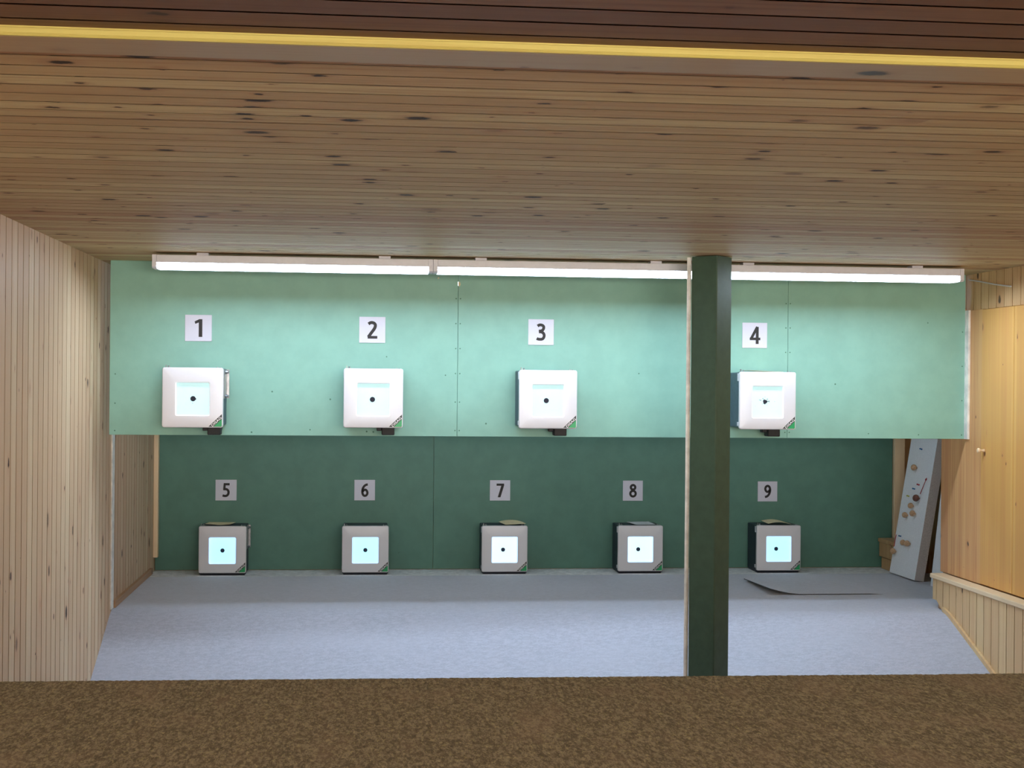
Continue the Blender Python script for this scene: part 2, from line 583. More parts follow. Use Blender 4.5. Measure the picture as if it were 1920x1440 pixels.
# carpet reaches into the recess on the right and has a cut back edge
mb.quad((XB, 8.37, 0.006), (4.0, 8.37, 0.006), (4.0, 9.765, 0.006), (XB, 9.765, 0.006))
mb.quad((XA, 9.765, 0.006), (4.0, 9.765, 0.006), (4.0, 9.765, 0.0), (XA, 9.765, 0.0))
struct('floor', mb, M_carpet)
struct('floor_screed', MB().box(XL, 4.0, 9.70, YW + 0.02, -0.05, 0.0), M_grout)
struct('floor_lane', MB().box(XL, XR, 1.0, 6.95, Z0 - 0.05, Z0), M_deep)
struct('floor_firing_room', MB().box(XL, XR, -2.2, 1.0, -0.05, 0.0), M_roomfloor)
mb = MB().box(XL, XR, -2.30, -2.25, 0, CZ)
mb.box(XL, XR, -2.25, -2.2, 0, 0.80)
mb.box(XL, XR, -2.25, -2.2, 1.86, CZ)
struct('wall_back', mb, M_plaster)
for i in range(3):  # unseen bright windows, added to light the lanes from the front
    xa = XL + 0.12 + i * 1.60
    w_ = struct('window_%d' % (i + 1), MB().box(xa, xa + 1.50, -2.245, -2.235, 0.81, 1.85), M_glow)
    fr = MB()
    fr.box(xa - 0.04, xa + 0.0, -2.249, -2.205, 0.801, 1.859)
    fr.box(xa + 1.50, xa + 1.54, -2.249, -2.205, 0.801, 1.859)
    fr.box(xa + 0.73, xa + 0.77, -2.234, -2.210, 0.811, 1.849)
    obj('window_frame', fr, M_house, w_)

# baseboard on the left far part
mb = MB()
mb.prism([(8.46, 0.0065), (9.93, 0.0065), (9.93, 0.046), (8.46, 0.046)], 0, XL, XL + 0.018)
struct('baseboard_left', mb, M_trimw)
struct('trim_3', MB().box(XL, XL + 0.008, 8.385, 8.458, 0.0065, 1.9, c=0.001), M_paintw)
struct('trim_4', MB().box(XL, XL + 0.03, 10.06, 10.115, 0.10, CZ, c=0.002), M_cap)

# recess at the right rear
mb = MB()
boarding(mb, grooved(8.36, YW + 0.02, 9.0, PITCH_B), lambda a, d, g: (4.0 + d, a, g), 0.0, CZ)
struct('wall_recess', mb, M_recess)
struct('wall_return', MB().box(XR + 0.011, 4.02, 8.356, 8.37, 0.0, CZ), M_recess)
struct('wall_rear', MB().box(XL - 0.05, 4.05, 10.15, 10.2, 0.0, CZ), M_recess)
struct('trim_5', MB().box(3.862, 3.94, 10.10, 10.148, 0.0005, CZ, c=0.003), M_cap)

# ------------------------------------------------------------------ wainscot ledge on the right
W = empty('wainscot_ledge', (3.407, 7.6, Z0), 'low pale boarded plinth with planed shelf top under the pine doors', 'wainscot')
mb = MB()
prof = [(a, d) for a, d in grooved(0.9, 8.272, 7.188, 0.0935, gw=0.005, gd=0.008, under=0.006)]
boarding(mb, prof, lambda a, d, g: (3.407 + d, a, g), lambda a: (0.055 if a > 8.20 else floor_z(3.407, a) + 0.002), 0.182)
mb.box(3.415, 3.487, 0.9, 8.2715, 0.056, 0.182)
mb.box(3.415, 3.487, 0.9, 8.0, Z0, 0.05)
o = obj('boarding', mb, M_wains, W)
o.matrix_parent_inverse = Matrix.Translation((-3.407, -7.6, -Z0))
o = obj('shelf_top', MB().box(3.392, 3.4805, 0.9, 8.285, 0.1825, 0.209, c=0.004), M_cap, W)
o.matrix_parent_inverse = Matrix.Translation((-3.407, -7.6, -Z0))
mb = MB()
L = []
for i in range(14):
    y = 8.10 - 1.3 * i / 13
    z = floor_z(3.39, y) + 0.007
    L.append([(3.393, y, z), (3.4065, y, z), (3.4065, y, z + 0.028), (3.393, y, z + 0.026)])
mb.loops(L, True, True)
o = obj('bottom_trim', mb, M_wains, W)
o.matrix_parent_inverse = Matrix.Translation((-3.407, -7.6, -Z0))
o = obj('support_block', MB().box(3.418, 3.487, 8.09, 8.215, 0.007, 0.0545, c=0.003), M_trimw, W)
o.matrix_parent_inverse = Matrix.Translation((-3.407, -7.6, -Z0))

# small plinth in the rear right corner
P = MB().box(3.74, 3.998, 9.79, 10.098, 0.195, 0.222, c=0.003)
P.box(3.75, 3.998, 9.80, 10.098, 0.09, 0.195, c=0.001)
P.box(3.765, 3.998, 9.81, 10.09, 0.0005, 0.082, c=0.001)
tag(obj('corner_plinth', P, M_recess), 'low wooden boxed step in the corner beside the dark green wall', 'step')

# ------------------------------------------------------------------ green boards
G1 = 'painted boards carrying the upper targets'
def board(x0, x1, y0, y1, z0, z1, label, group, dents, paint=None):
    mb = MB().box(x0, x1, y0, y1, z0, z1, c=0.0012)
    o = obj('backing_board', mb, paint or M_green)
    tag(o, label, 'board', group)
    n = MB()
    for (x, z, r) in dents:
        n.lathe((x, y0, z), (0, -1, 0), [(0.0, r), (0.0006, r * 0.9), (0.0008, r * 0.3)], 10)
    if dents:
        s = obj('screw_heads', n, M_dent, o)
        s['kind'] = 'stuff'
    return o


M_dent = plain('filled_screw_head', (84, 128, 108), rough=0.8, vary=0.2, scale=200)
M_chip = plain('chipped_paint', (214, 196, 160), rough=0.9, vary=0.1)
seam_z = [1.06, 1.22, 1.38, 1.52, 1.66, 1.80]
b1 = board(-1.39, 0.5165, YP, YP + 0.018, 1.027, 1.9822, 'mint green board behind the upper targets marked one and two', G1,
      [(0.506, z, 0.004) for z in seam_z] + [(-1.36, z, 0.004) for z in (1.05, 1.2, 1.36)] +
      [(-0.51, 1.27, 0.005), (-0.19, 1.23, 0.005), (-0.62, 1.045, 0.005), (0.45, 1.37, 0.004), (-0.3, 1.06, 0.004), (0.12, 1.47, 0.004), (0.05, 1.05, 0.005), (0.013, 1.052, 0.005)])
b2 = board(0.5180, 2.4165, YP, YP + 0.018, 1.027, 1.9822, 'mint green board behind upper target three and the post', G1,
      [(0.53, z, 0.004) for z in seam_z] + [(2.405, z, 0.004) for z in seam_z] + [(0.68, 1.1, 0.005), (1.55, 1.39, 0.004), (1.9, 1.2, 0.004)])
b3 = board(2.4180, 3.476, YP, YP + 0.018, 1.027, 1.9822, 'mint green board at the door end of the upper row', G1,
      [(2.43, z, 0.004) for z in seam_z] + [(3.46, z, 0.004) for z in (1.05, 1.25, 1.45, 1.65)] + [(3.2, 1.05, 0.004), (2.9, 1.055, 0.004), (2.7, 1.34, 0.005), (3.25, 1.7, 0.004)])
mb = MB()
mb.prism([(0.5185, 1.870), (0.524, 1.868), (0.530, 1.878), (0.527, 1.893), (0.5185, 1.896)], 1, YP - 0.0006, YP - 0.0001)
o = obj('chipped_patch', mb, M_chip, b2)
mb = MB()
mb.prism([(0.400, 1.910), (0.407, 1.909), (0.411, 1.915), (0.405, 1.920)], 1, YP - 0.0006, YP - 0.0001)
o = obj('chipped_patch', mb, M_chip, b1)
G2 = 'painted boards of the rear wall'
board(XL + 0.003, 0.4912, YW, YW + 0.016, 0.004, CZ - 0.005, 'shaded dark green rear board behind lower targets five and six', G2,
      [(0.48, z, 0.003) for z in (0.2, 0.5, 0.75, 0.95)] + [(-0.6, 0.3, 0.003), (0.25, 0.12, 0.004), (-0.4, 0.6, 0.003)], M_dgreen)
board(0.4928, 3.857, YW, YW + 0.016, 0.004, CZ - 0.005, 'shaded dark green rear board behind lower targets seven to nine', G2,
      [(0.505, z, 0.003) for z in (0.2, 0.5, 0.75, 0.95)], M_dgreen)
# the board's lower band
# ------------------------------------------------------------------ light fittings over the targets
def fitting(x0, x1, label):
    y0, y1 = 7.418, 7.548
    t = empty('batten_light', ((x0 + x1) / 2, 7.47, CZ), label, 'lamp', 'white light fittings over the target wall')
    inv = Matrix.Translation((-(x0 + x1) / 2, -7.47, -CZ))
    def part(name, mb, mt):
        o = obj(name, mb, mt, t)
        o.matrix_parent_inverse = inv
        return o
    part('housing', MB().box(x0 + 0.0222, x1 - 0.0222, y0 + 0.0003, y1 - 0.0003, 1.929, 1.968, c=0.002), M_house)
    for xa in (x0, x1 - 0.022):
        p = [(y0, 1.968), (y0, 1.907), (y0 + 0.012, 1.899), (y1 - 0.012, 1.899), (y1, 1.907), (y1, 1.968)]
        part('end_cap', MB().prism(p, 0, xa, xa + 0.022), M_house)
    for xm in (x0 + 0.25, x1 - 0.25):
        part('mounting_clip', MB().box(xm - 0.03, xm + 0.03, y0 + 0.03, y1 - 0.03, 1.9675, CZ), M_house)
    # opal cover slopes down to the rear and tapers at both ends; a white rear wall closes it
    L = []
    for x, q in ((x0 + 0.023, 0.05), (x0 + 0.075, 1.0), (x1 - 0.075, 1.0), (x1 - 0.023, 0.05)):
        L.append([(x, y0 + 0.002, 1.9285), (x, y0 + 0.004, 1.9285 - 0.003 * q), (x, y1 - 0.006, 1.9285 - 0.0275 * q), (x, y1 - 0.0045, 1.9285 - 0.0275 * q), (x, y1 - 0.0045, 1.9285)])
    part('diffuser', MB().loops(L, True, True), M_opal)
    part('rear_wall', MB().box(x0 + 0.0222, x1 - 0.0222, y1 - 0.004, y1, 1.8985, 1.9285, c=0.001), M_house)
    return t


X0, FL = -1.083, 1.4327
fitting(X0, X0 + FL - 0.002, 'long white light fitting under the ceiling, above targets one and two')
fitting(X0 + FL, X0 + 2 * FL - 0.002, 'long white light fitting whose end hides behind the green post')
fitting(X0 + 2 * FL, X0 + 3 * FL, 'long white light fitting nearest the pine doors, above target four')

# added fitting, unseen; the downward ball shadows suggest a lamp behind the upper boards
t = empty('rear_light', (1.05, 8.75, CZ), 'hidden white light fitting behind the mint green boards, above the lower targets', 'lamp')
inv = Matrix.Translation((-1.05, -8.75, -CZ))
for nm, mb_, mt_ in (('housing', MB().box(-1.05, 3.15, 8.70, 8.80, 1.945, CZ - 0.001, c=0.003), M_house),
                     ('diffuser', MB().box(-1.03, 3.13, 8.72, 8.78, 1.925, 1.9445, c=0.004), M_rear)):
    o = obj(nm, mb_, mt_, t)
    o.matrix_parent_inverse = inv

# unseen warm fitting, put in to brighten the lip, ceiling and counter
t = empty('counter_light', (1.0, 1.86, CZ), 'long warm light fitting under the dark ceiling above the felt counter', 'lamp')
inv = Matrix.Translation((-1.0, -1.86, -CZ))
for nm, mb_, mt_ in (('housing', MB().box(-1.0, 3.0, 1.80, 1.90, 1.945, CZ - 0.003, c=0.003), M_house),
                     ('diffuser', MB().box(-0.98, 2.98, 1.815, 1.885, 1.885, 1.944, c=0.01), M_warm)):
    o = obj(nm, mb_, mt_, t)
    o.matrix_parent_inverse = inv

# ------------------------------------------------------------------ post
t = empty('support_post', (1.752, 7.126, Z0), 'square dark green post turned edge-on between targets three and four', 'post')
s = 0.149
mb = MB()
c_ = 0.004
pts = []
hs = s / 2
for sx, sy in ((1, 1), (-1, 1), (-1, -1), (1, -1)):
    if sx * sy > 0:
        pts += [(sx * hs, sy * (hs - c_)), (sx * (hs - c_), sy * hs)]
    else:
        pts += [(sx * (hs - c_), sy * hs), (sx * hs, sy * (hs - c_))]
rot = radians(46)
pts = [(x * cos(rot) - y * sin(rot), x * sin(rot) + y * cos(rot)) for x, y in pts]
mb.prism(pts, 2, 0.0, CZ - Z0 - 0.004)
obj('shaft', mb, M_post, t)
# slim pale trunking on its far left edge
mb = MB()
M = Matrix.Translation((-0.112, 0.012, 0)) @ Matrix.Rotation(rot, 4, 'Z')
mb.box(-0.010, 0.004, -0.009, 0.009, 0.0, CZ - Z0 - 0.006, M, c=0.001)
mb.box(-0.013, -0.0105, -0.004, 0.007, 0.0, CZ - Z0 - 0.02, M)
o = obj('cable_trunking', mb, M_paintw, t)
o['label'] = 'narrow pale cable trunking along one edge'

# ------------------------------------------------------------------ number signs
def text_mesh(txt, height, depth, bold=0.0, xs=1.0):
    cu = bpy.data.curves.new('t', 'FONT')
    cu.body = txt
    cu.size = 1.0
    cu.offset = bold
    cu.extrude = depth / 2
    cu.align_x = 'LEFT'
    cu.resolution_u = 6
    o = bpy.data.objects.new('t', cu)
    COL.objects.link(o)
    dg = bpy.context.evaluated_depsgraph_get()
    dg.update()
    me = bpy.data.meshes.new_from_object(o.evaluated_get(dg))
    bpy.data.objects.remove(o)
    bpy.data.curves.remove(cu)
    xsv = [v.co.x for v in me.vertices]
    ysv = [v.co.y for v in me.vertices]
    cx, cy = (min(xsv) + max(xsv)) / 2, (min(ysv) + max(ysv)) / 2
    k = height / (max(ysv) - min(ysv))
    for v in me.vertices:
        x, y, z = v.co
        v.co = ((x - cx) * k * xs, -z, (y - cy) * k)
    me.update()
    return me


_depth = [0.0008]


def next_depth():
    _depth[0] = 0.0008 + (_depth[0] - 0.0008 + 0.00025) % 0.001
    return _depth[0]


def ribbon(mb, pts, w, closed=False, d=0.0008, k=0.098, flip=False):
    """flat stroke of width w along pts (unit height), in the plane of a sign"""
    d = next_depth()
    n = len(pts)
    L, Rr = [], []
    for i in range(n):
        a = pts[(i - 1) % n] if (closed or i > 0) else pts[i]
        b = pts[(i + 1) % n] if (closed or i < n - 1) else pts[i]
        dx, dy = b[0] - a[0], b[1] - a[1]
        q = math.hypot(dx, dy)
        nx_, ny_ = -dy / q * w / 2, dx / q * w / 2
        L.append((pts[i][0] + nx_, pts[i][1] + ny_))
        Rr.append((pts[i][0] - nx_, pts[i][1] - ny_))
    m = n if closed else n - 1
    for i in range(m):
        j = (i + 1) % n
        poly = [L[i], L[j], Rr[j], Rr[i]]
        if flip:
            poly = [(0.58 - x, 1 - y) for x, y in poly]
        mb.prism([((x - 0.29) * k, (y - 0.5) * k) for x, y in poly], 1, -d / 2, d / 2)


def solid(mb, poly, d=0.0008, k=0.098):
    d = next_depth()
    mb.prism([((x - 0.29) * k, (y - 0.5) * k) for x, y in poly], 1, -d / 2, d / 2)


def smooth_path(p, n=5):
    out = []
    for i in range(len(p) - 1):
        p0, p1, p2, p3 = p[max(i - 1, 0)], p[i], p[i + 1], p[min(i + 2, len(p) - 1)]
        for j in range(n):
            t = j / n
            out.append(tuple(0.5 * (2 * b + (c - a) * t + (2 * a - 5 * b + 4 * c - e) * t * t + (3 * b - a - 3 * c + e) * t ** 3) for a, b, c, e in zip(p0, p1, p2, p3)))
    return out + [p[-1]]


SIX = [(.50, .905), (.38, .885), (.25, .79), (.16, .64), (.115, .45), (.125, .28), (.19, .14), (.30, .09), (.42, .15), (.475, .30), (.43, .45), (.33, .53), (.21, .49), (.13, .38)]


def digit_mesh(n, h):
    mb = MB()
    if n == 1:
        solid(mb, [(.30, 0), (.50, 0), (.50, 1), (.33, 1), (.07, .87), (.11, .73), (.30, .81)])
    elif n == 2:
        ribbon(mb, smooth_path([(.06, .83), (.17, .90), (.28, .91), (.39, .87), (.45, .78), (.44, .67), (.38, .54), (.25, .36), (.10, .15), (.06, .09)]), .175)
        solid(mb, [(.02, 0), (.57, 0), (.57, .155), (.02, .155)])
    elif n == 3:
        ribbon(mb, smooth_path([(.07, .85), (.18, .91), (.30, .91), (.41, .85), (.43, .74), (.38, .63), (.28, .57), (.15, .56)]), .165)
        ribbon(mb, smooth_path([(.15, .51), (.28, .515), (.41, .44), (.46, .32), (.43, .18), (.34, .10), (.22, .09), (.11, .10), (.03, .14)]), .165)
    elif n == 4:
        solid(mb, [(.34, 0), (.51, 0), (.51, 1), (.34, 1)])
        ribbon(mb, [(.43, 1.0), (.06, .30)], .155)
        solid(mb, [(-.02, .22), (.61, .22), (.61, .37), (-.02, .37)])
    elif n == 5:
        solid(mb, [(.10, .84), (.53, .84), (.53, 1), (.12, 1)])
        ribbon(mb, [(.19, .97), (.15, .50)], .155)
        ribbon(mb, smooth_path([(.10, .56), (.22, .57), (.34, .55), (.43, .46), (.455, .33), (.42, .19), (.32, .10), (.19, .085), (.04, .12)]), .165)
    elif n == 6:
        ribbon(mb, smooth_path(SIX), .165)
    elif n == 7:
        solid(mb, [(.02, .84), (.57, .84), (.57, 1), (.02, 1)])
        solid(mb, [(.11, 0), (.31, 0), (.57, .86), (.37, .86)])
    elif n == 8:
        for cy, rx, ry in ((.75, .165, .165), (.285, .20, .205)):
            ribbon(mb, [(.29 + rx * cos(2 * pi * i / 28), cy + ry * sin(2 * pi * i / 28)) for i in range(28)], .165, closed=True)
    elif n == 9:
        ribbon(mb, smooth_path(SIX), .165, flip=True)
    return mb.mesh('digit')


WORDS = ['one', 'two', 'three', 'four', 'five', 'six', 'seven', 'eight', 'nine']
signs = [(-0.914, YP, 1.617), (0.039, YP, 1.619), (0.987, YP, 1.618), (2.221, YP, 1.615),
         (-0.958, YW, 0.562), (0.006, YW, 0.563), (0.966, YW, 0.562), (1.926, YW, 0.561), (2.919, YW, 0.557)]
sign_where = ['in the mint green upper row', 'in the mint green upper row', 'in the mint green upper row', 'in the mint green upper row',
              'on the dark green rear wall', 'on the dark green rear wall', 'on the dark green rear wall', 'on the dark green rear wall', 'on the dark green rear wall']
for i, (x, y, z) in enumerate(signs):
    t = empty('number_sign', (x, y, z), 'white square sign with black figure %s, %s' % (WORDS[i], sign_where[i]), 'sign', 'lane number signs')
    obj('plate', MB().box(-0.0726, 0.0726, -0.004, -0.0002, -0.0726, 0.0726, c=0.0008), M_sign, t)
    dm = digit_mesh(i + 1, 0.098)
    obj('digit', dm, M_digit, t, loc=(0.001, -0.0049, 0.0))

# ------------------------------------------------------------------ target boxes
def cover_mesh():
    mb = MB()
    w = 0.320
    L = [rrect(w - 0.006, w - 0.006, 0.010, 0.026), rrect(w, w, 0.012, 0.022), rrect(w, w, 0.012, 0.006), rrect(w - 0.005, w - 0.005, 0.010, 0.001),
         rrect(w - 0.012, w - 0.012, 0.008, 0.0), rrect(0.182, 0.182, 0.010, 0.0, 0, -0.007), rrect(0.176, 0.176, 0.008, 0.004, 0, -0.007),
         rrect(0.171, 0.171, 0.006, 0.010, 0, -0.007), rrect(0.171, 0.171, 0.006, 0.026, 0, -0.007)]
    mb.loops(L[:6])
    mb.loops([L[0], L[5]])
    rim = MB().loops(L[5:])
    rim.loops([L[5], L[-1]])
    return mb.mesh('front_cover', 40), rim.mesh('window_rim', 40)


ME_cover, ME_rim = cover_mesh()
ME_logo = text_mesh('DISAG', 0.0125, 0.0003, 0.012, 0.95)
_w = [v.co.x for v in ME_logo.vertices]
_k = 0.066 / (max(_w) - min(_w))
for v in ME_logo.vertices:
    v.co.x *= _k


def target_box(x, yf, z, depth, label, group, paper, plug=None, mark=(0.0, 0.0), lower=False, steel=False, torn=0, tilt=0.0):
    """x, z: middle of the front cover; yf: its front face"""
    zb = z - 0.16
    t = empty('target_box', (x, yf, zb), label, 'target box', group)
    up_ = lambda o: o
    o = obj('front_cover', ME_cover, M_white, t, loc=(0, 0, 0.16))
    ME_rim.materials.clear()
    rm = obj('window_rim', ME_rim.copy(), M_rimL if lower else M_rimU, o)
    # case
    mb = MB()
    zl = -0.012 if lower else 0.010
    mb.box(-0.154, 0.154, 0.024, depth, zl, 0.316, c=0.004)
    mb.box(-0.157, 0.157, 0.0265, 0.032, zl + 0.002, 0.3175, c=0.001)
    if lower:
        mb.box(-0.150, 0.150, 0.012, depth - 0.01, -0.016, -0.0125)
    obj('case', mb, M_caseL if lower else M_case, t)
    # paper and aiming mark
    obj('target_paper', MB().box(-0.0849, 0.0849, 0.012, 0.0135, 0.068, 0.238), paper, t)
    mb = MB()
    shots = []
    n, mx, mz = 28, mark[0], 0.153 + mark[1]
    rr = 0.0142
    ring = []
    for i in range(n):
        a = 2 * pi * i / n
        r = rr
        if torn == 1 and abs(math.atan2(sin(a + 0.1), cos(a + 0.1))) < 0.3:
            r = rr * 1.22
        if torn == 2:
            r = rr * (0.86 + 0.12 * sin(3 * a + 1) + 0.1 * sin(7 * a))
        ring.append((mx + r * cos(a), mz + r * sin(a)))
    mb.prism(ring, 1, 0.0108, 0.0119)
    if torn == 2:
        for (dx, dz, r, e) in ((-0.031, 0.011, 0.0025, 1), (-0.025, 0.008, 0.003, 1.6), (-0.012, 0.018, 0.0028, 1.6), (0.0, 0.026, 0.002, 1), (0.013, 0.015, 0.003, 1.5),
                               (0.021, 0.003, 0.0036, 1.6), (0.024, -0.004, 0.002, 1), (0.012, -0.017, 0.002, 1), (-0.016, -0.013, 0.0018, 1), (0.055, 0.002, 0.0018, 1), (-0.055, -0.024, 0.0015, 1)):
            shots.append(('shot_hole', [(mx + dx + r * e * cos(2 * pi * j / 7), mz + dz + r * 0.7 * sin(2 * pi * j / 7 + 0.7)) for j in range(7)]))
    if torn == 1:
        shots.append(('shot_hole', [(mx + 0.0018 * cos(2 * pi * j / 7) - 0.002, mz - 0.024 + 0.0018 * sin(2 * pi * j / 7)) for j in range(7)]))
    obj('aiming_mark', mb, M_markL if lower else M_mark, t)
    for nm_, ol in shots:
        obj(nm_, MB().prism(ol, 1, 0.0108, 0.0119), M_mark, t)
    # corner label: dark band with lettering, green corner
    cx, cz = 0.1545, 0.0058
    lg = obj('corner_logo', MB().prism([(cx - 0.070, cz), (cx - 0.043, cz), (cx, cz + 0.041), (cx, cz + 0.067)], 1, -0.0006, 0.0004), M_lblack, t)
    gc = obj('green_corner', MB().prism([(cx - 0.043, cz), (cx - 0.004, cz), (cx, cz + 0.004), (cx, cz + 0.041)], 1, -0.0006, 0.0004), M_lgreen, lg)
    le = obj('lettering', ME_logo, M_lwhite, lg, loc=(cx - 0.0283, -0.0011, cz + 0.0270))
    le.rotation_euler = (0, -math.atan2(0.054, 0.0565), 0)
    # lugs and clips
    for sx in (-1, 1):
        mb = MB().box(sx * 0.135 - 0.016, sx * 0.135 + 0.016, 0.014, 0.075, 0.317, 0.3195)
        mb.box(sx * 0.135 - 0.012, sx * 0.135 - 0.008, 0.03, 0.05, 0.3195, 0.334 if sx < 0 else 0.326)
        mb.tube((sx * 0.135 + 0.005, 0.04, 0.3195), (sx * 0.135 + 0.005, 0.04, 0.330 if sx < 0 else 0.3235), 0.0045)
        obj('bracket', mb, M_steel, t)
    for z0, z1 in ((0.268, 0.31), (0.018, 0.040)):
        obj('hinge_clip', MB().box(-0.1615, -0.154, 0.034, 0.052, z0, z1, c=0.001), M_house, t)
    if plug is not None:
        mb = MB().box(plug - 0.035, plug + 0.035, 0.08, 0.16, -0.042, 0.0095, c=0.004)
        mb.box(plug - 0.062, plug - 0.035, 0.10, 0.15, -0.02, 0.0095, c=0.003)
        mb.tube((plug + 0.028, 0.15, -0.03), (plug + 0.034, 0.245, 0.05), 0.006, n=8)
        obj('cable_plug', mb, M_black, t)
    if steel:
        mb = MB().box(0.1545, 0.160, 0.07, 0.19, 0.155, 0.312, c=0.001)
        mb.box(0.160, 0.175, 0.186, 0.19, 0.155, 0.312, c=0.0008)
        p = obj('side_bracket', mb, M_steel, t)
        for zz in (0.298, 0.168):
            obj('bolt', MB().lathe((0.160, 0.13, zz), (1, 0, 0), [(0, 0.011), (0.006, 0.011), (0.007, 0.007), (0.014, 0.007), (0.016, 0.004)], 8), M_steel, p)
    return t


GU, GL = 'target boxes on the upper green boards', 'target boxes standing along the rear wall'
YU, YB = 7.74, 9.86
target_box(-0.912, YU, 1.237, 0.2597, 'white-fronted target box with steel side bracket, nearest the slatted wall, upper row', GU, M_paperU, plug=0.105, mark=(0.001, 0.001), steel=True, torn=1)
target_box(0.047, YU, 1.241, 0.2597, 'white-fronted target box hanging under the sign with figure two', GU, M_paperU, plug=0.082, mark=(-0.005, 0.0))
target_box(0.998, YU, 1.242, 0.2597, 'white-fronted target box hanging under the sign with figure three, blue-grey side showing', GU, M_paperU, plug=0.080, mark=(-0.009, 0.0))
target_box(2.228, YU, 1.244, 0.2597, 'white-fronted target box right beside the post, its aiming mark ringed by stray shots', GU, M_paperU, plug=0.060, mark=(-0.013, 0.001), torn=2)
target_box(-0.954, YB, 0.177, 0.262, 'target box with cyan glowing window on the floor by the slatted wall', GL, M_paperC, lower=True, steel=True)
target_box(0.014, YB, 0.177, 0.262, 'target box with glowing window and bare top, standing under the sign six', GL, M_paperC, lower=True)
target_box(0.976, YB, 0.177, 0.262, 'target box with glowing window and folded cream card on its top', GL, M_paperW, lower=True, mark=(-0.010, 0.0))
target_box(1.933, YB, 0.177, 0.262, 'target box with glowing window and a white card on its top', GL, M_paperW, lower=True, mark=(-0.014, 0.0))
target_box(2.927, YB, 0.177, 0.262, 'target box with cyan glowing window nearest the leaning foam slab', GL, M_paperC, lower=True, mark=(-0.016, 0.0))


def card(corners, z, curl, mt, label, n=10):
    """card lying on a box: corners a,b,c,d (x,y); curl(u,v) extra height"""
    a, b, c, d = [Vector(p) for p in corners]
    mb = MB()
    top, bot = [], []
    for j in range(n + 1):
        for i in range(n + 1):
            u, v = i / n, j / n
            p = (a * (1 - u) + b * u) * (1 - v) + (d * (1 - u) + c * u) * v
            h = z + curl(u, v)
            top.append((p.x, p.y, h + 0.0012))
            bot.append((p.x, p.y, h))
    m_ = n + 1
    fs = [(j * m_ + i, j * m_ + i + 1, (j + 1) * m_ + i + 1, (j + 1) * m_ + i) for j in range(n) for i in range(n)]
    mb.add(top, fs)
    mb.add(bot, fs)
    rim = [i for i in range(n)] + [j * m_ + n for j in range(n)] + [n * m_ + n - i for i in range(n)] + [(n - j) * m_ for j in range(n)]
    mb.loops([[top[i] for i in rim], [bot[i] for i in rim]])
    return tag(obj('paper_card', mb, mt), label, 'card', 'cards lying on the target boxes')


ZT = 0.177 - 0.16 + 0.3205
cr = lambda k, p=0.0: (lambda u, v: k * (1 - (2 * u - 1) ** 2) * (0.4 + 0.6 * (1 - v)) + p * (1 - u) ** 2)
card([(-1.075, 9.915), (-0.905, 9.905), (-0.885, 10.09), (-1.070, 10.10)], ZT, lambda u, v: 0.003 + 0.006 * abs(2 * u - 1.2) * (1 - v), M_card, 'cream card lying on the lower target box nearest the slatted wall')
card([(0.985, 9.90), (1.128, 9.91), (1.125, 10.09), (0.955, 10.10)], ZT, lambda u, v: 0.003 + 0.014 * sin(pi * u) ** 0.7 * v + 0.006 * u * (1 - v), M_card, 'folded cream card lying on top of lower target box seven')
card([(1.905, 9.90), (2.045, 9.905), (2.035, 10.09), (1.875, 10.09)], ZT + 0.0005, lambda u, v: 0.002 + 0.002 * u * v, M_cardw, 'flat white card lying on top of lower target box eight')
card([(2.86, 9.895), (3.03, 9.90), (3.02, 10.07), (2.86, 10.08)], ZT, lambda u, v: 0.003 + 0.016 * sin(pi * min(1, u * 0.9 + 0.1)) + 0.003 * v, M_card, 'arched cream card lying on the lower target box nearest the foam slab')
card([(2.14, 7.79), (2.33, 7.79), (2.33, 7.95), (2.14, 7.95)], 1.244 - 0.16 + 0.3195, lambda u, v: 0.002 + 0.006 * (1 - u) ** 1.5, M_card, 'thin cream card lying on the upper target box beside the post')

# ------------------------------------------------------------------ leaning foam slab with its pinned balls
A = Vector((3.700, 9.755, 0.0065))
Bv = Vector((3.713, 9.326, 0.0065))
eu = (Bv - A).normalized()                      # along the bottom edge, towards the viewer
nrm = Vector((-0.98650, -0.02996, 0.16100))
nrm = (nrm - eu * nrm.dot(eu)).normalized()     # face normal
ev = nrm.cross(eu).normalized()
if ev.z < 0:
    ev = -ev
wid, hei, thk = (Bv - A).length, 1.22, 0.066
mb = MB()
F = [A, A + eu * wid, A + eu * wid + ev * hei, A + ev * hei]
K = [p - nrm * thk for p in F]
dz = 0.0
lift = max(0.0, 0.0068 - min(p.z for p in F + K))
lv = Vector((0, 0, lift))
F = [p + lv for p in F]
K = [p + lv for p in K]
A = A + lv
mb.add(F, [(0, 1, 2, 3)])
slab = tag(obj('foam_slab', MB().loops([F, K], True, True), M_foamside), 'thick white foam slab studded with wooden balls, leaning in the rear corner', 'foam slab')
fm = MB()
fe = [p + nrm * 0.0012 for p in F]
fm.loops([fe, F], True, False)
o = obj('white_facing', fm, M_foam, slab)


def on_face(P):
    v = Vector(P) - A
    return A + eu * v.dot(eu) + ev * v.dot(ev) + nrm * 0.0015


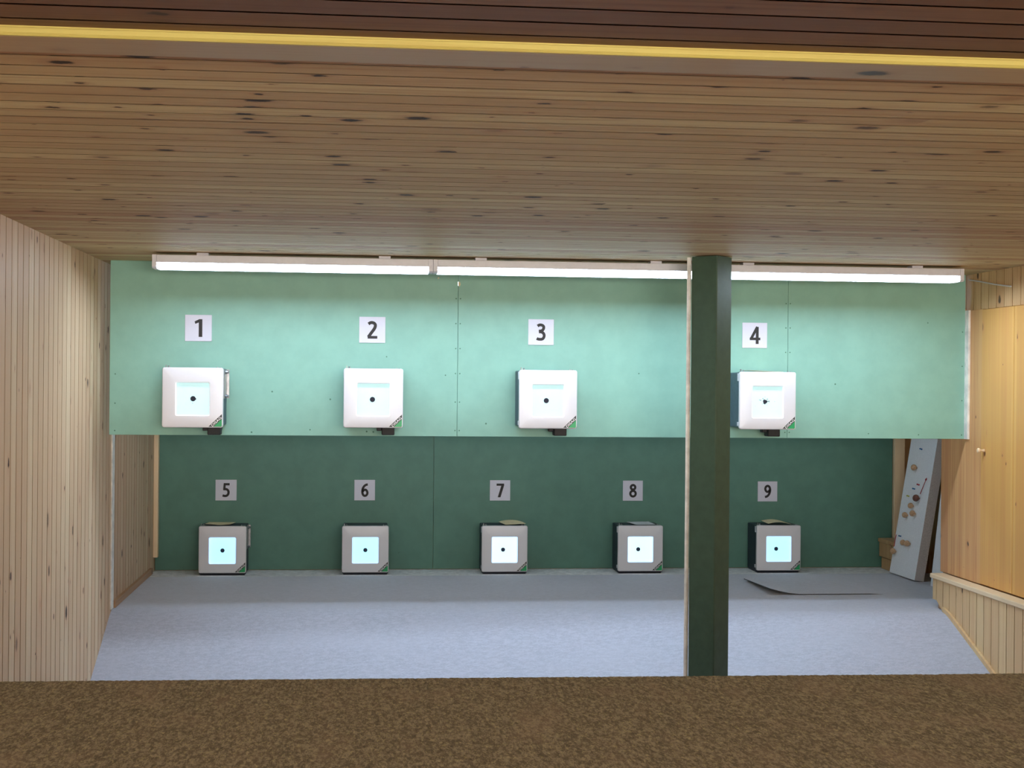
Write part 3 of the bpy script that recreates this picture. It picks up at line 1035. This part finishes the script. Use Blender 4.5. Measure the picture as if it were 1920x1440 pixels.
ball_spots = [((3.829, 9.587, 0.762), 0.0215, M_ball, 'pale wooden ball stuck topmost on the leaning foam slab'),
              ((3.800, 9.463, 0.559), 0.0245, M_ballb, 'dark brown wooden ball with red stick on the foam slab'),
              ((3.788, 9.538, 0.501), 0.0205, M_ball, 'pale ball right below the dark brown one on the foam slab'),
              ((3.775, 9.607, 0.430), 0.0205, M_ball, 'browner ball at the far side of the middle cluster on the foam slab'),
              ((3.782, 9.484, 0.452), 0.0215, M_ball, 'pale ball lowest in the cluster under the dark brown one'),
              ((3.745, 9.564, 0.243), 0.0205, M_ball, 'pale ball touching its twin low on the foam slab, farther one'),
              ((3.748, 9.490, 0.245), 0.0215, M_ball, 'pale ball touching its twin low on the foam slab, nearer one'),
              ((3.729, 9.702, 0.167), 0.0215, M_ball, 'lowest pale ball, at the far edge of the foam slab')]
for P, r, mt, lab in ball_spots:
    p = on_face(P)
    b = obj('wooden_ball', MB().lathe((0, 0, 0), nrm, [(0.0, 0.006), (0.005, 0.006)] +
            [(0.004 + 0.9 * (r - r * cos(a)), r * sin(a)) for a in [radians(x) for x in (25, 40, 55, 70, 85, 100, 115, 130, 145, 158, 172)]], 20), mt, loc=p, smooth=60)
    tag(b, lab, 'ball', 'balls pinned to the foam slab')
    b['category'] = 'ball'
pins = [((3.852, 9.547, 0.893), M_blue, 'blue pin highest on the foam slab'), ((3.814, 9.496, 0.650), M_red, 'small red pin above the dark brown ball'),
        ((3.807, 9.557, 0.617), M_blue, 'blue pin just above the middle cluster of balls'), ((3.795, 9.632, 0.561), M_yel, 'tiny yellow pin on the far side of the foam slab'),
        ((3.749, 9.655, 0.279), M_blue, 'blue pin low on the foam slab above the twin balls')]
for P, mt, lab in pins:
    p = on_face(P)
    tag(obj('push_pin', MB().lathe((0, 0, 0), nrm + Vector((0, -0.4, 0.1)), [(0, 0.0015), (0.006, 0.002), (0.007, 0.006), (0.010, 0.004), (0.020, 0.003), (0.022, 0.006), (0.025, 0.005)], 10), mt, loc=p),
        lab, 'pin', 'coloured pins in the foam slab')
a_, b_ = on_face((3.806, 9.445, 0.591)) + nrm * 0.008, on_face((3.823, 9.404, 0.686)) + nrm * 0.004
mb = MB().tube(a_, b_, 0.0028, 0.0022, 8)
mb.lathe(b_, (b_ - a_), [(0, 0.003), (0.008, 0.0065), (0.022, 0.001)], 8)
tag(obj('red_stick', mb, M_red), 'thin red stick with a pointed tip above the brown ball on the foam slab', 'stick')
a_, b_ = on_face((3.733, 9.743, 0.199)) + nrm * 0.003, on_face((3.747, 9.738, 0.282)) + nrm * 0.003
tag(obj('red_stick', MB().tube(a_, b_, 0.0028, 0.0022, 8), M_red), 'short red stick at the far lower edge of the foam slab', 'stick')

# white board leaning behind the wall end
C0 = Vector((3.742, 9.125, 0.0068))
C1 = Vector((3.752, 8.55, 0.0068))
e1 = (C1 - C0).normalized()
n1 = Vector((-0.985, -0.02, 0.105))
n1 = (n1 - e1 * n1.dot(e1)).normalized()
v1 = n1.cross(e1).normalized()
if v1.z < 0:
    v1 = -v1
Fq = [C0, C1, C1 + v1 * 1.35, C0 + v1 * 1.35]
Kq = [p - n1 * 0.03 for p in Fq]
lift = Vector((0, 0, max(0.0, 0.0068 - min(p.z for p in Fq + Kq))))
tag(obj('white_board', MB().loops([[p + lift for p in Fq], [p + lift for p in Kq]], True, True), M_foam), 'plain white board leaning behind the pine wall end', 'board')

# ------------------------------------------------------------------ loose mat
mb = MB()
nx_, ny_ = 24, 14
top, bot = [], []
for j in range(ny_ + 1):
    for i in range(nx_ + 1):
        u, v = i / nx_, j / ny_
        x = 2.555 + 0.74 * u
        y = 8.785 + 0.63 * v
        lift_ = 0.030 * max(0, 1 - u / 0.28) ** 1.6 * max(0, 1 - v * 0.75) + 0.006 * max(0, 1 - u / 0.15)
        z = 0.0065 + lift_
        top.append((x, y, z + 0.006 * min(1, (1 - u) * 8 + 0.1)))
        bot.append((x, y, z))
m_ = nx_ + 1
fs = [(j * m_ + i, j * m_ + i + 1, (j + 1) * m_ + i + 1, (j + 1) * m_ + i) for j in range(ny_) for i in range(nx_)]
mb.add([(x, y, z) for x, y, z in top], fs)
rim = [i for i in range(nx_)] + [j * m_ + nx_ for j in range(ny_)] + [ny_ * m_ + nx_ - i for i in range(nx_)] + [(ny_ - j) * m_ for j in range(ny_)]
mid = [(x, y, z - 0.0015) for x, y, z in top]
mb.loops([[top[i] for i in rim], [mid[i] for i in rim]])
mat_ = tag(obj('carpet_mat', mb, M_carpet), 'loose grey carpet mat with one lifted corner in front of target nine', 'mat')
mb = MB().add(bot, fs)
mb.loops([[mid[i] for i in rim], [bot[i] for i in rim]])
o = obj('rubber_backing', mb, M_black, mat_)  # black stands for the shade along the mat's edge and underside
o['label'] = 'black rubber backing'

# cable along the right wall
mb = MB()
cp = [(3.494, 7.99, 1.953), (3.492, 7.85, 1.935), (3.492, 7.65, 1.905), (3.494, 7.45, 1.880)]
for a, b in zip(cp, cp[1:]):
    mb.tube(a, b, 0.004, n=8)
tag(obj('white_cable', mb, M_white), 'thin white cable along the boarding above the pine doors', 'cable')

# ------------------------------------------------------------------ firing counter
t = empty('firing_counter', (1.0, 1.4, 0.0), 'wide counter covered in mottled brown felt in the foreground', 'counter')
inv = Matrix.Translation((-1.0, -1.4, 0))
mb = MB()
rows = [(1.20, 0.0), (1.50, 0.0), (1.80, 0.0), (1.90, 0.0), (1.925, 0.0), (1.931, -0.0012), (1.935, -0.004), (1.937, -0.009), (1.937, -0.045)]
nxs = 1500
vs = []
x0c, x1c = XL + 0.01, 3.38
for (y, dz_) in rows:
    for i in range(nxs + 1):
        x = x0c + (x1c - x0c) * i / nxs
        e = 0.0 if y < 1.85 else 1.0
        skew = 0.012 - 0.030 * (x + 0.5) / 1.4 if y > 1.85 else 0.0
        vs.append((x, y + e * RND.uniform(-0.0006, 0.0006) + min(0.012, max(-0.03, skew)), 0.934 + dz_ + e * RND.uniform(-0.0005, 0.0005)))
m_ = nxs + 1
mb.add(vs, [(j * m_ + i, j * m_ + i + 1, (j + 1) * m_ + i + 1, (j + 1) * m_ + i) for j in range(len(rows) - 1) for i in range(nxs)])
o = obj('felt_top', mb, M_felt, t)
o.matrix_parent_inverse = inv
mb = MB().box(x0c, x1c, 1.20, 1.90, 0.885, 0.930, c=0.003)
mb.box(x0c, x1c, 1.70, 1.76, Z0 + 0.001, 0.884)
o = obj('base', mb, M_trimw, t)
o.matrix_parent_inverse = inv
